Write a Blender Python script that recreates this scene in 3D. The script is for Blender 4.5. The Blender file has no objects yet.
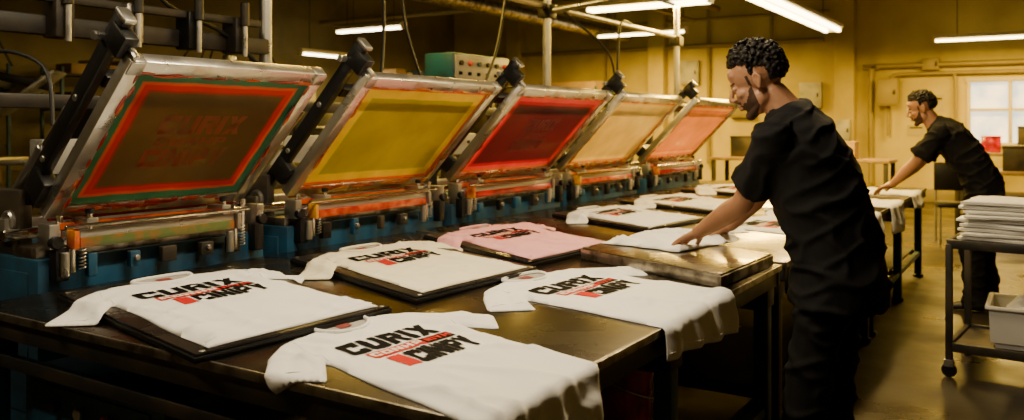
import bpy, bmesh, math, random
from mathutils import Vector, Matrix, noise, Euler
random.seed(7)
COL = bpy.context.scene.collection
V = Vector

# ------------------------------------------------------------------ materials
def M(name, col, rough=.6, metal=0., col2=None, ns=6, lo=.42, hi=.62, bump=0., bs=60, emit=0., rvar=0., sheen=0., coat=0., spec=None):
    m = bpy.data.materials.new(name); m.use_nodes = True
    nt = m.node_tree; n = nt.nodes; L = nt.links
    p = n['Principled BSDF']
    c = (*col, 1)
    p.inputs['Base Color'].default_value = c
    p.inputs['Roughness'].default_value = rough
    p.inputs['Metallic'].default_value = metal
    if spec is not None: p.inputs['Specular IOR Level'].default_value = spec
    if sheen: p.inputs['Sheen Weight'].default_value = sheen
    if coat:
        p.inputs['Coat Weight'].default_value = coat
        p.inputs['Coat Roughness'].default_value = .12
    tc = n.new('ShaderNodeTexCoord')
    if col2 or rvar:
        no = n.new('ShaderNodeTexNoise'); no.inputs['Scale'].default_value = ns
        no.inputs['Detail'].default_value = 6
        L.new(tc.outputs['Object'], no.inputs['Vector'])
        mr = n.new('ShaderNodeMapRange')
        mr.inputs['From Min'].default_value = lo; mr.inputs['From Max'].default_value = hi
        L.new(no.outputs['Fac'], mr.inputs['Value'])
        if col2:
            mx = n.new('ShaderNodeMix'); mx.data_type = 'RGBA'
            mx.inputs['A'].default_value = c; mx.inputs['B'].default_value = (*col2, 1)
            L.new(mr.outputs['Result'], mx.inputs['Factor'])
            L.new(mx.outputs['Result'], p.inputs['Base Color'])
        if rvar:
            r2 = n.new('ShaderNodeMapRange')
            r2.inputs['From Min'].default_value = .3; r2.inputs['From Max'].default_value = .7
            r2.inputs['To Min'].default_value = rough; r2.inputs['To Max'].default_value = rough + rvar
            L.new(no.outputs['Fac'], r2.inputs['Value'])
            L.new(r2.outputs['Result'], p.inputs['Roughness'])
    if bump:
        nb = n.new('ShaderNodeTexNoise'); nb.inputs['Scale'].default_value = bs; nb.inputs['Detail'].default_value = 4
        L.new(tc.outputs['Object'], nb.inputs['Vector'])
        b = n.new('ShaderNodeBump'); b.inputs['Strength'].default_value = bump; b.inputs['Distance'].default_value = .01
        L.new(nb.outputs['Fac'], b.inputs['Height']); L.new(b.outputs['Normal'], p.inputs['Normal'])
    if emit:
        p.inputs['Emission Color'].default_value = c
        p.inputs['Emission Strength'].default_value = emit
    return m

m_alu = M('aluminium_inked', (.72, .70, .64), .22, .95, col2=(.42, .27, .16), ns=7, lo=.57, hi=.76, bump=.15, bs=30, rvar=.2)
m_steel = M('brushed_steel', (.5, .49, .46), .24, .95, rvar=.25, ns=12)
m_chrome = M('chrome_rod', (.75, .73, .68), .15, 1.)
m_black = M('black_painted_steel', (.010, .010, .011), .28, .3, rvar=.2, bump=.1)
m_dark = M('dark_machine_paint', (.026, .025, .023), .38, .3, col2=(.06, .046, .03), ns=5, rvar=.2)
m_blue = M('blue_machine_paint', (.012, .085, .175), .35, .1, col2=(.010, .04, .075), ns=4, rvar=.2)
m_table = M('table_top_steel', (.21, .182, .140), .15, 1., col2=(.055, .048, .038), ns=2.6, lo=.33, hi=.66, rvar=.20, bump=.04, bs=8)
m_trim = M('worn_steel_edge', (.44, .41, .36), .28, .95, col2=(.14, .12, .09), ns=14, rvar=.2)
m_pallet = M('pallet_rubber', (.014, .013, .012), .20, .2, col2=(.03, .026, .02), ns=6, rvar=.2)
m_pallet2 = M('pallet_steel_face', (.36, .32, .25), .20, 1., col2=(.19, .16, .12), ns=5, rvar=.16)
m_redink = M('wet_red_ink', (.48, .010, .006), .15, 0, col2=(.22, .006, .006), ns=9, coat=.6, bump=.3, bs=25)
m_orange = M('orange_ink', (.66, .11, .008), .2, 0, col2=(.38, .015, .008), ns=12, coat=.5, bump=.3, bs=25)
m_yellow = M('yellow_ink', (.75, .40, .012), .25, 0, col2=(.58, .10, .008), ns=10, coat=.4, bump=.3, bs=25)
m_green = M('green_squeegee', (.10, .15, .04), .3, 0, col2=(.42, .10, .02), ns=9, coat=.4)
m_white = M('white_cotton', (.82, .82, .80), .9, 0, bump=.10, bs=350, sheen=.1)
m_cream = M('cream_cotton', (.82, .76, .57), .9, 0, bump=.10, bs=350, sheen=.1)
m_pink = M('pink_cotton', (.80, .38, .42), .9, 0, bump=.10, bs=350, sheen=.1)
m_inner_shade = M('collar_inside_shaded', (.36, .34, .31), .95)  # shade inside the neck opening, put into the cloth colour
m_pblack = M('print_black', (.006, .006, .007), .85, 0, spec=.05)
m_pred = M('print_red', (.50, .012, .010), .7, 0, spec=.1)
m_pcream = M('print_cream', (.75, .68, .58), .7, 0)
m_label = M('neck_label', (.22, .03, .03), .7, 0)
m_skin = M('skin', (.34, .165, .085), .5, 0, col2=(.39, .19, .105), ns=10, bump=.05, bs=120)
m_beard = M('beard_stubble', (.060, .032, .020), .8, 0, bump=.3, bs=300, spec=.2)
m_hair = M('black_curly_hair', (.008, .006, .005), .6, 0, spec=.25)
m_tee = M('black_tshirt_cloth', (.007, .007, .008), .9, 0, bump=.2, bs=14, spec=.2)
m_pants = M('black_trousers_cloth', (.008, .0075, .007), .9, 0, bump=.25, bs=12, spec=.2)
m_shoe = M('shoe_leather', (.02, .017, .015), .4, 0)
m_eye = M('eye_white', (.5, .46, .4), .2)
m_iris = M('iris', (.02, .012, .008), .1)
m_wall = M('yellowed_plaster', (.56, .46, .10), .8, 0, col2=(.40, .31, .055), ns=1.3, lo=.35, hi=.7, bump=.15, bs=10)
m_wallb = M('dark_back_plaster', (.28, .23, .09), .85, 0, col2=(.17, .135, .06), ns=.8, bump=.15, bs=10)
m_floor = M('worn_concrete_floor', (.038, .029, .017), .2, 0, col2=(.013, .011, .008), ns=1.7, lo=.38, hi=.6, rvar=.35, bump=.10, bs=12)
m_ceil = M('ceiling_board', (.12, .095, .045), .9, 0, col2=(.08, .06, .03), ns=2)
m_pipe = M('painted_conduit', (.28, .22, .07), .45, .3, rvar=.2)
m_cab = M('grey_cabinet', (.40, .39, .35), .5, .1, col2=(.28, .27, .24), ns=4)
m_knob = M('knob_red', (.5, .03, .02), .35)
m_paper = M('paper', (.72, .70, .58), .8)
m_paper2 = M('paper_aged', (.40, .33, .15), .8)
m_card = M('cardboard', (.36, .24, .12), .85, 0, col2=(.28, .18, .09), ns=5)
m_plastic = M('white_plastic_tub', (.68, .67, .64), .4)
m_wood = M('bench_wood', (.28, .19, .08), .55, 0, col2=(.19, .125, .05), ns=6)
m_cable = M('black_cable', (.01, .01, .01), .5)
m_tube = M('fluorescent_tube', (1., .84, .42), .4, emit=16)
m_tubew = M('fluorescent_tube_pale', (1., .88, .62), .4, emit=14)
m_sky = M('window_daylight', (.95, .92, .80), .5, emit=1.6, col2=(.20, .27, .32), ns=2.5)
m_plate = M('lamp_housing', (.6, .52, .3), .5)

def fabric_mat(name, hw, hh, stops):
    m = bpy.data.materials.new(name); m.use_nodes = True
    nt = m.node_tree; n = nt.nodes; L = nt.links
    p = n['Principled BSDF']; out = n['Material Output']
    tc = n.new('ShaderNodeTexCoord'); sp = n.new('ShaderNodeSeparateXYZ'); L.new(tc.outputs['Object'], sp.inputs[0])
    def mth(op, a, b=None):
        q = n.new('ShaderNodeMath'); q.operation = op
        for i, x in enumerate((a, b)):
            if x is None: continue
            if isinstance(x, (int, float)): q.inputs[i].default_value = x
            else: L.new(x, q.inputs[i])
        return q.outputs[0]
    dx = mth('SUBTRACT', hw, mth('ABSOLUTE', sp.outputs['X']))
    dy = mth('SUBTRACT', hh, mth('ABSOLUTE', sp.outputs['Y']))
    d = mth('MINIMUM', dx, dy)
    no = n.new('ShaderNodeTexNoise'); no.inputs['Scale'].default_value = 9; no.inputs['Detail'].default_value = 3
    L.new(tc.outputs['Object'], no.inputs['Vector'])
    d = mth('ADD', d, mth('MULTIPLY', mth('SUBTRACT', no.outputs['Fac'], .5), .016))
    d = mth('DIVIDE', d, .4)
    cr = n.new('ShaderNodeValToRGB'); L.new(d, cr.inputs[0])
    e = cr.color_ramp.elements
    e[0].position = 0; e[0].color = (*stops[0][1], 1)
    e[1].position = 1; e[1].color = (*stops[-1][1], 1)
    for i in range(1, len(stops)):
        pos = stops[i][0] / .4
        a = e.new(max(0, pos - .008)); a.color = (*stops[i-1][1], 1)
        b = e.new(pos + .008); b.color = (*stops[i][1], 1)
    n2 = n.new('ShaderNodeTexNoise'); n2.inputs['Scale'].default_value = 3.5; n2.inputs['Detail'].default_value = 6
    L.new(tc.outputs['Object'], n2.inputs['Vector'])
    mr = n.new('ShaderNodeMapRange'); mr.inputs['To Min'].default_value = .5; mr.inputs['To Max'].default_value = 1.4
    L.new(n2.outputs['Fac'], mr.inputs['Value'])
    mx = n.new('ShaderNodeMix'); mx.data_type = 'RGBA'; mx.blend_type = 'MULTIPLY'; mx.inputs['Factor'].default_value = 1
    L.new(cr.outputs[0], mx.inputs['A']); L.new(mr.outputs['Result'], mx.inputs['B'])
    L.new(mx.outputs['Result'], p.inputs['Base Color'])
    p.inputs['Roughness'].default_value = .26
    tr = n.new('ShaderNodeBsdfTranslucent'); L.new(mx.outputs['Result'], tr.inputs['Color'])
    ms = n.new('ShaderNodeMixShader'); ms.inputs[0].default_value = .5
    L.new(p.outputs[0], ms.inputs[1]); L.new(tr.outputs[0], ms.inputs[2]); L.new(ms.outputs[0], out.inputs['Surface'])
    return m

# ------------------------------------------------------------------ builders
def empty(name, parent=None):
    o = bpy.data.objects.new(name, None); o.empty_display_size = .1
    COL.objects.link(o)
    if parent: o.parent = parent
    return o

def ring_loft(bm, rings, seg=20):
    loops = []
    for c, U, W in rings:
        loops.append([bm.verts.new(c + U * math.cos(2*math.pi*k/seg) + W * math.sin(2*math.pi*k/seg)) for k in range(seg)])
    fs = []
    for a, b in zip(loops[:-1], loops[1:]):
        for k in range(seg):
            fs.append(bm.faces.new((a[k], a[(k+1) % seg], b[(k+1) % seg], b[k])))
    fs.append(bm.faces.new(list(reversed(loops[0])))); fs.append(bm.faces.new(loops[-1]))
    bmesh.ops.recalc_face_normals(bm, faces=fs)
    return fs

def perp(d):
    d = d.normalized()
    a = V((0, 0, 1)) if abs(d.z) < .9 else V((1, 0, 0))
    u = d.cross(a).normalized()
    return u, d.cross(u).normalized()

def sphere(bm, c, r, sc=(1, 1, 1), sub=2):
    q = bmesh.ops.create_icosphere(bm, subdivisions=sub, radius=1)
    for v in q['verts']:
        v.co = V(c) + V((v.co.x*r*sc[0], v.co.y*r*sc[1], v.co.z*r*sc[2]))

def cap(bm, p, r1, q, r2, seg=14):
    p = V(p); q = V(q); u, w = perp(q - p)
    ring_loft(bm, [(p, u*r1, w*r1), (q, u*r2, w*r2)], seg)
    sphere(bm, p, r1); sphere(bm, q, r2)

class B:
    def __init__(s): s.bm = bmesh.new(); s.mats = []
    def mi(s, m):
        if m not in s.mats: s.mats.append(m)
        return s.mats.index(m)
    def add(s, t, m, mat=None):
        i = s.mi(m)
        for f in t.faces: f.material_index = i; f.smooth = True
        if mat is not None: t.transform(mat)
        me = bpy.data.meshes.new('tmp'); t.to_mesh(me); t.free()
        s.bm.from_mesh(me); bpy.data.meshes.remove(me)
    def box(s, c, size, m, rot=None, bev=.004):
        t = bmesh.new(); bmesh.ops.create_cube(t, size=1)
        for v in t.verts: v.co = V((v.co.x*size[0], v.co.y*size[1], v.co.z*size[2]))
        bev = min(bev, min(size)*.3)
        if bev > 0: bmesh.ops.bevel(t, geom=t.edges[:], offset=bev, segments=2, affect='EDGES', profile=.5)
        mt = Matrix.Translation(V(c))
        if rot is not None: mt = mt @ (rot.to_4x4() if isinstance(rot, Matrix) else Euler(rot).to_matrix().to_4x4())
        s.add(t, m, mt)
    def bar(s, p, q, w, h, m, up=V((0, 0, 1)), bev=.004):
        p = V(p); q = V(q); d = (q-p); L = d.length; d.normalize()
        x = d.cross(up)
        if x.length < 1e-3: x = d.cross(V((0, 1, 0)))
        x.normalize(); z = x.cross(d)
        R = Matrix((x, d, z)).transposed()
        s.box((p+q)/2, (w, L, h), m, R, bev)
    def cyl(s, p, q, r, m, r2=None, seg=16):
        p = V(p); q = V(q); u, w = perp(q-p); t = bmesh.new()
        r2 = r if r2 is None else r2
        d = (q-p); e = min(.15*r, d.length*.2); dn = d.normalized()
        ring_loft(t, [(p, u*(r-e), w*(r-e)), (p+dn*e, u*r, w*r), (q-dn*e, u*r2, w*r2), (q, u*(r2-e), w*(r2-e))], seg)
        s.add(t, m)
    def sph(s, c, r, m, sc=(1, 1, 1)):
        t = bmesh.new(); sphere(t, c, r, sc); s.add(t, m)
    def tube(s, pts, r, m, seg=8, n=6):
        P = [V(p) for p in pts]; Q = []
        for i in range(len(P)-1):
            a = P[max(0, i-1)]; b = P[i]; c = P[i+1]; d = P[min(len(P)-1, i+2)]
            for k in range(n):
                t = k/n
                Q.append(.5*((2*b)+(c-a)*t+(2*a-5*b+4*c-d)*t*t+(3*b-a-3*c+d)*t**3))
        Q.append(P[-1])
        t = bmesh.new(); rings = []; ref = None
        for i, c in enumerate(Q):
            d = (Q[min(i+1, len(Q)-1)] - Q[max(i-1, 0)]).normalized()
            if ref is None: ref, _ = perp(d)
            ref = (ref - d*ref.dot(d)).normalized()
            rings.append((c, ref*r, d.cross(ref)*r))
        ring_loft(t, rings, seg); s.add(t, m)
    def spring(s, p, q, r, m, turns=9):
        p = V(p); q = V(q); u, w = perp(q-p); pts = []
        for i in range(turns*8+1):
            a = i/8*2*math.pi; pts.append(p.lerp(q, i/(turns*8)) + u*r*math.cos(a) + w*r*math.sin(a))
        s.tube(pts, r*.2, m, 5, 1)
    def make(s, name, parent=None, mw=None, ang=35):
        me = bpy.data.meshes.new(name); s.bm.to_mesh(me); s.bm.free()
        for m in s.mats: me.materials.append(m)
        me.set_sharp_from_angle(angle=math.radians(ang))
        o = bpy.data.objects.new(name, me); COL.objects.link(o)
        if parent: o.parent = parent
        if mw is not None: o.matrix_world = mw
        return o

# ------------------------------------------------------------------ room
XW0, XW1, YW0, YW1, H = -3.0, 17.0, -3.6, 12.5, 4.6
def slab(name, c, s, m):
    b = B(); b.box(c, s, m, bev=0); return b.make(name)
slab('floor', ((XW0+XW1)/2, (YW0+YW1)/2, -.05), (XW1-XW0+.4, YW1-YW0+.4, .1), m_floor)
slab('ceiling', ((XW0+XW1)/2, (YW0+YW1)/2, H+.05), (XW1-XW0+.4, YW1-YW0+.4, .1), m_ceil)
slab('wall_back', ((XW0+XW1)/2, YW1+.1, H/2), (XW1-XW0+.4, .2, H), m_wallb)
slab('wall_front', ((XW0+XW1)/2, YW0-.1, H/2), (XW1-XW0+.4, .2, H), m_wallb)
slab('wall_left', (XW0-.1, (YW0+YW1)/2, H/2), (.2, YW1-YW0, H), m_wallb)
wy0, wy1, wz0, wz1 = -1.4, 1.15, 1.05, 2.2
b = B()
b.box((XW1+.1, (wy1+YW1)/2, H/2), (.2, YW1-wy1, H), m_wall, bev=0)
b.box((XW1+.1, (wy0+YW0)/2, H/2), (.2, wy0-YW0, H), m_wall, bev=0)
b.box((XW1+.1, (wy0+wy1)/2, wz0/2), (.2, wy1-wy0, wz0), m_wall, bev=0)
b.box((XW1+.1, (wy0+wy1)/2, (wz1+H)/2), (.2, wy1-wy0, H-wz1), m_wall, bev=0)
b.make('wall_right')
b = B()
yc = (wy0+wy1)/2
for z in (wz0, wz1): b.box((XW1+.02, yc, z), (.12, wy1-wy0+.1, .08), m_plate)
for k in range(5): b.box((XW1+.02, wy0+(wy1-wy0)*k/4, (wz0+wz1)/2), (.10, .06, wz1-wz0), m_plate)
b.box((XW1+.02, yc, wz0+.62), (.08, wy1-wy0, .05), m_plate)
b.box((XW1+.12, yc, (wz0+wz1)/2), (.01, wy1-wy0, wz1-wz0), m_sky, bev=0)
b.make('window_1')
b = B()
b.box((XW1-.02, (YW0+YW1)/2, .12), (.04, YW1-YW0, .24), m_wallb); b.make('baseboard_right')
b = B()
for x in (1, 5, 9, 13):
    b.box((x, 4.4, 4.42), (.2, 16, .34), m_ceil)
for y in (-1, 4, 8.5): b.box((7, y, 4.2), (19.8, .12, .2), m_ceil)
b.make('roof_beams')
b = B()
for y in (3.2, 7.0, 10.6): b.box((XW1-.14, y, H/2), (.28, .35, H), m_wall, bev=.01)
b.make('wall_pilasters')
b = B()
zc = 2.55
b.tube([(XW1-.12, 11.5, zc+.5), (XW1-.12, 3.6, zc+.5)], .045, m_pipe, 10, 1)
b.tube([(XW1-.10, 2.75, .3), (XW1-.10, 2.75, zc-.25), (XW1-.10, 2.62, zc-.1), (XW1-.10, 2.45, zc-.06), (XW1-.10, -3, zc-.06)], .05, m_pipe, 10)
b.tube([(XW1-.10, 2.45, 1.2), (XW1-.10, 2.45, zc-.4), (XW1-.10, 2.35, zc-.28), (XW1-.10, 2.2, zc-.22), (XW1-.10, .2, zc-.22)], .035, m_pipe, 10)
b.tube([(XW1-.10, 1.35, .95), (XW1-.10, 1.35, 2.2), (XW1-.10, 1.45, 2.33)], .03, m_pipe, 8)
for y in (4.6, 5.9, 8.2): b.tube([(XW1-.10, y, .6), (XW1-.10, y, 4.4)], .035, m_pipe, 8, 1)
b.tube([(XW1-.10, 9.6, 3.6), (XW1-.10, 3.5, 3.6)], .03, m_pipe, 8, 1)
b.make('wall_conduits')
def wallbox(name, y, z, w, h, m, dep=.14, xo=0):
    b = B(); X = XW1-.003-xo; b.box((X-dep/2, y, z), (dep, w, h), m, bev=.01)
    b.box((X-dep-.006, y, z), (.012, w*.86, h*.88), m, bev=.003)
    b.box((X-dep-.02, y-w*.34, z), (.02, .03, .08), m_black)
    return b.make(name)
wallbox('breaker_box', 3.85, 1.98, .42, .5, m_cab)
wallbox('breaker_box', 5.2, 1.9, .5, .7, m_pipe)
wallbox('breaker_box', 2.45, 2.0, .36, .5, m_pipe, .14, .16)
wallbox('breaker_box', 6.3, 2.5, .4, .5, m_cab)
wallbox('junction_box', 1.75, 2.5, .28, .22, m_pipe)
wallbox('fuse_box', 3.2, 1.3, .26, .4, m_cab, .12, .285)
b = B()
for y, z, w, h, m in ((2.0, 1.72, .3, .4, m_paper), (1.65, 1.8, .22, .3, m_paper2), (2.0, 1.3, .3, .2, m_paper2), (6.3, 1.7, .5, .6, m_paper2), (4.35, 1.7, .22, .3, m_paper)):
    b.box((XW1-.008, y, z), (.008, w, h), m, bev=0)
    b.box((XW1-.014, y, z+h*.25), (.002, w*.7, h*.12), m_pblack, bev=0)
b.make('wall_notices')
b = B()
b.cyl((0, 5.6, 3.75), (16.6, 5.6, 3.75), .06, m_pipe); b.cyl((0, 6.1, 3.55), (16.6, 6.1, 3.55), .035, m_pipe)
b.cyl((2, 7.6, 3.3), (16.6, 7.6, 3.3), .12, m_trim, seg=24)
b.cyl((8.4, -3.4, 3.5), (8.4, 12.3, 3.5), .04, m_pipe); b.cyl((12.2, -3.4, 3.45), (12.2, 12.3, 3.45), .05, m_pipe)
for x in (2.5, 6, 9.5, 13, 16):
    for y, z in ((5.6, 3.75), (6.1, 3.55), (7.6, 3.3)): b.cyl((x, y, z), (x, y, H), .01, m_dark, seg=6)
b.make('ceiling_pipes')

# ------------------------------------------------------------------ lamps
def fixture(c, length, axis, power, col, tube=m_tube, w=.16, tr=.016):
    c = V(c); b = B(); a = V((1, 0, 0)) if axis == 'X' else V((0, 1, 0)); s = V((0, 1, 0)) if axis == 'X' else V((1, 0, 0))
    sz = (length, w, .06) if axis == 'X' else (w, length, .06)
    b.box(c+V((0, 0, .06)), sz, m_plate, bev=.01)
    for k in (-1, 1):
        o = s*k*w*.28
        b.cyl(c+o-a*(length/2-.03), c+o+a*(length/2-.03), tr, tube, seg=10)
        b.box(c+a*k*(length/2-.015)+V((0, 0, .01)), (w*.8 if axis != 'X' else .03, .03 if axis != 'X' else w*.8, .07), m_plate)
        b.cyl(c+a*k*length*.35+V((0, 0, .08)), V((c.x, c.y, H))+a*k*length*.35, .006, m_cable, seg=6)
    E = empty('fluorescent_light')
    b.make('housing', E)
    ld = bpy.data.lights.new('tube_glow', 'AREA'); ld.shape = 'RECTANGLE'
    ld.size = length*.9; ld.size_y = w*.7; ld.energy = power; ld.color = col
    lo = bpy.data.objects.new('tube_glow', ld); COL.objects.link(lo); lo.parent = E
    lo.location = c - V((0, 0, tr+.006))
    if axis == 'Y': lo.rotation_euler = (0, 0, math.pi/2)
AMB = (1., .60, .07); NEU = (1., .81, .53)
fixture((2.1, 1.5, 2.95), 1.5, 'X', 72, NEU, m_tubew)
fixture((.2, 3.4, 2.95), 1.5, 'Y', 30, (1, .78, .46), m_tubew)  # added lamp out of view, brightens the left side and under-table unit
fixture((4.6, 1.3, 2.95), 1.5, 'X', 66, (1, .73, .36), m_tubew)
fixture((7.2, 1.3, 2.95), 1.5, 'X', 110, (1, .64, .17))
fixture((4.9, 4.4, 3.2), 1.5, 'X', 90, AMB)
fixture((7.4, 4.7, 3.1), 1.5, 'X', 140, AMB)
fixture((11.7, 2.85, 2.9), 4.6, 'X', 640, AMB, w=.34, tr=.035)
fixture((10.0, 4.3, 2.92), 1.7, 'Y', 200, AMB, w=.22, tr=.025)
fixture((15.4, .4, 2.78), 2.3, 'Y', 230, AMB)
fixture((10.0, 9.0, 2.9), 1.4, 'Y', 80, (1, .70, .22), m_tubew)
fixture((11.2, 11.0, 2.65), 1.6, 'X', 80, (1, .75, .32), m_tubew)
fixture((14.6, 6.4, 3.1), 1.8, 'Y', 420, AMB)

# ------------------------------------------------------------------ tables
ZT = .82
def table(name, x0, x1, y0, y1, legm, shelf=True):
    E = empty(name)
    b = B()
    b.box(((x0+x1)/2, (y0+y1)/2, ZT-.0125), (x1-x0, y1-y0, .025), m_table, bev=.004)
    b.make('top', E)
    b = B()
    for p, q in (((x0, y0), (x1, y0)), ((x0, y1), (x1, y1)), ((x0, y0), (x0, y1)), ((x1, y0), (x1, y1))):
        ox = .02 if p[0] == q[0] and p[0] == x0 else (-.02 if p[0] == q[0] else 0)
        oy = .02 if p[1] == q[1] and p[1] == y0 else (-.02 if p[1] == q[1] else 0)
        b.bar((p[0]+ox, p[1]+oy, ZT-.055), (q[0]+ox, q[1]+oy, ZT-.055), .03, .06, m_dark)
    b.bar((x0, y0-.004, ZT-.012), (x1, y0-.004, ZT-.012), .008, .024, m_trim, bev=.002)
    b.bar((x0-.004, y0, ZT-.012), (x0-.004, y1, ZT-.012), .008, .024, m_trim, bev=.002)
    for x in (x0+.3, (x0+x1)/2, x1-.3): b.bar((x, y0+.04, ZT-.06), (x, y1-.04, ZT-.06), .04, .05, m_dark)
    b.make('apron', E)
    b = B()
    n = 3
    for i in range(n):
        x = x0+.05+(x1-x0-.1)*i/(n-1)
        for y in (y0+.06, y1-.06):
            b.box((x, y, ZT/2-.04), (.06, .06, ZT-.09), legm, bev=.006)
            b.cyl((x, y, 0), (x, y, .03), .045, m_black)
            b.box((x, y, ZT-.13), (.10, .07, .08), m_dark)
        b.bar((x, y0+.06, .22), (x, y1-.06, .22), .04, .04, legm)
        b.bar((x, y0+.06, ZT-.17), (x, y1-.06, ZT-.17), .03, .04, m_dark)
    for y in (y0+.06, y1-.06): b.bar((x0+.05, y, .22), (x1-.05, y, .22), .04, .04, legm)
    b.make('legs', E)
    if shelf:
        b = B()
        b.box(((x0+x1)/2, (y0+y1)/2, .25), (x1-x0-.1, y1-y0-.2, .02), m_dark)
        b.make('lower_shelf', E)
    return E
YF = .93; XL = 1.35
table('printing_table', XL, 3.55, YF, 2.92, m_blue)
table('printing_table', 3.62, 5.85, YF, 2.92, m_dark)
table('printing_table', 5.95, 8.6, YF, 2.92, m_blue)
b = B()
b.box((1.72, 2.46, .44), (.50, .74, .34), m_blue, bev=.015)
b.box((1.468, 2.46, .44), (.012, .62, .27), m_blue, bev=.004)
b.cyl((1.45, 1.90, .52), (2.1, 1.90, .52), .06, m_steel); b.cyl((1.42, 1.90, .52), (1.45, 1.90, .52), .10, m_redink)
for y in (1.82, 1.98): b.box((1.60, y, .39), (.05, .03, .25), m_dark)
for k in range(3): b.cyl((1.455, 2.34+k*.14, .52), (1.44, 2.34+k*.14, .52), .02, (m_knob, m_steel, m_black)[k])
b.make('drive_unit')

def bucket(x, y, z, r, h, m, ink):
    b = B(); t = bmesh.new()
    Z = V((0, 0, 1)); X = V((1, 0, 0)); Y = V((0, 1, 0))
    R = [(0, r*.86), (h*.94, r), (h*.95, r*1.05), (h, r*1.05), (h, r*.95), (h*.86, r*.93)]
    ring_loft(t, [(V((x, y, z+a)), X*q, Y*q) for a, q in R], 24); b.add(t, m)
    b.cyl((x, y, z+h*.80), (x, y, z+h*.87), r*.92, ink)
    pts = [(x-r*1.04, y, z+h*.9), (x-r*.8, y-r*.7, z+h*.75), (x, y-r*1.15, z+h*.62), (x+r*.8, y-r*.7, z+h*.75), (x+r*1.04, y, z+h*.9)]
    b.tube(pts, .004, m_steel)
    return b.make('ink_bucket')
bucket(1.72, 1.3, .262, .14, .30, m_dark, m_redink)
bucket(2.1, 1.45, .262, .13, .28, m_plastic, m_redink)
bucket(2.75, 1.3, .262, .14, .3, m_redink, m_redink)
bucket(3.1, 1.5, .262, .12, .26, m_dark, m_orange)

# ------------------------------------------------------------------ t-shirts
def smooth_outline():
    R = [(.285, 0), (.282, .20), (.276, .40), (.268, .575), (.277, .592), (.345, .505), (.360, .497), (.462, .590), (.458, .610), (.365, .715), (.275, .785), (.235, .800), (.160, .820), (.100, .836)]
    scoop = [(.100*math.cos(a), .836-.075*math.sin(a)) for a in [math.pi*k/12 for k in range(1, 12)]]
    return R + scoop + [(-x, y) for x, y in reversed(R)]
OUT = smooth_outline()
def pdist(x, y):
    best = 9
    n = len(OUT)
    for i in range(n):
        ax, ay = OUT[i]; bx, by = OUT[(i+1) % n]
        dx, dy = bx-ax, by-ay
        t = ((x-ax)*dx+(y-ay)*dy)/(dx*dx+dy*dy); t = max(0, min(1, t))
        q = (x-ax-t*dx)**2+(y-ay-t*dy)**2
        if q < best: best = q
    return math.sqrt(best)

def base_grid():
    bm = bmesh.new()
    f = bm.faces.new([bm.verts.new((x, y, 0)) for x, y in OUT])
    bmesh.ops.inset_region(bm, faces=[f], thickness=.005)
    for k in range(-40, 41):
        g = bm.verts[:]+bm.edges[:]+bm.faces[:]
        bmesh.ops.bisect_plane(bm, geom=g, plane_co=(k*.0118+.0003, 0, 0), plane_no=(1, 0, 0))
    for k in range(0, 74):
        g = bm.verts[:]+bm.edges[:]+bm.faces[:]
        bmesh.ops.bisect_plane(bm, geom=g, plane_co=(0, k*.0118+.0071, 0), plane_no=(0, 1, 0))
    bm.normal_update()
    for f in bm.faces:
        if f.normal.z < 0: f.normal_flip()
    bm.verts.ensure_lookup_table(); bm.verts.index_update()
    vs = [(v.co.x, v.co.y, pdist(v.co.x, v.co.y)) for v in bm.verts]
    fs = [[v.index for v in f.verts] for f in bm.faces]
    bd = [[v.index for v in e.verts] for e in bm.edges if len(e.link_faces) == 1]
    bm.free()
    return vs, fs, bd
GV, GF, GB = base_grid()

def rc(x0, y0, x1, y1): return [(x0, y0), (x1, y0), (x1, y1), (x0, y1)]
GL = {
 'C': (1, [rc(0, .1, .34, .9), rc(.1, .72, 1, 1), rc(.1, 0, 1, .28), rc(.66, .62, 1, .8), rc(.66, .2, 1, .38), [(0, .1), (.1, 0), (.3, .1), (.3, .3)], [(0, .9), (.3, .7), (.3, .95), (.1, 1)]]),
 'U': (1, [rc(0, .1, .34, 1), rc(.66, .1, 1, 1), rc(.1, 0, .9, .28), [(0, .1), (.1, 0), (.3, .05), (.3, .3)], [(.9, 0), (1, .1), (.7, .3), (.7, .05)]]),
 'R': (1, [rc(0, 0, .34, 1), rc(.34, .75, .92, 1), rc(.66, .5, 1, .9), rc(.34, .4, .92, .6), [(.45, .42), (.68, 0), (1.02, 0), (.80, .46)]]),
 'I': (.36, [rc(0, 0, 1, 1)]),
 'X': (1.05, [[(0, 1), (.36, 1), (1, 0), (.64, 0)][::-1], [(0, 0), (.36, 0), (1, 1), (.64, 1)]]),
 'N': (1, [rc(0, 0, .32, 1), rc(.68, 0, 1, 1), [(.1, 1), (.36, 1), (.9, 0), (.64, 0)][::-1]]),
 'P': (1, [rc(0, 0, .34, 1), rc(.34, .75, .92, 1), rc(.66, .42, 1, .9), rc(.34, .32, .92, .56)]),
 'Y': (1.05, [rc(.33, 0, .67, .5), [(0, 1), (.33, .35), (.62, .48), (.36, 1)], [(1, 1), (.64, 1), (.38, .48), (.67, .35)]]),
 'O': (1, [rc(0, 0, .32, 1), rc(.68, 0, 1, 1), rc(.3, 0, .7, .26), rc(.3, .74, .7, 1)]),
 'H': (1, [rc(0, 0, .32, 1), rc(.68, 0, 1, 1), rc(.3, .37, .7, .63)]),
 'M': (1.25, [rc(0, 0, .26, 1), rc(.74, 0, 1, 1), [(.1, 1), (.3, 1), (.6, .3), (.4, .3)][::-1], [(.9, 1), (.7, 1), (.4, .3), (.6, .3)]]),
}
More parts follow.
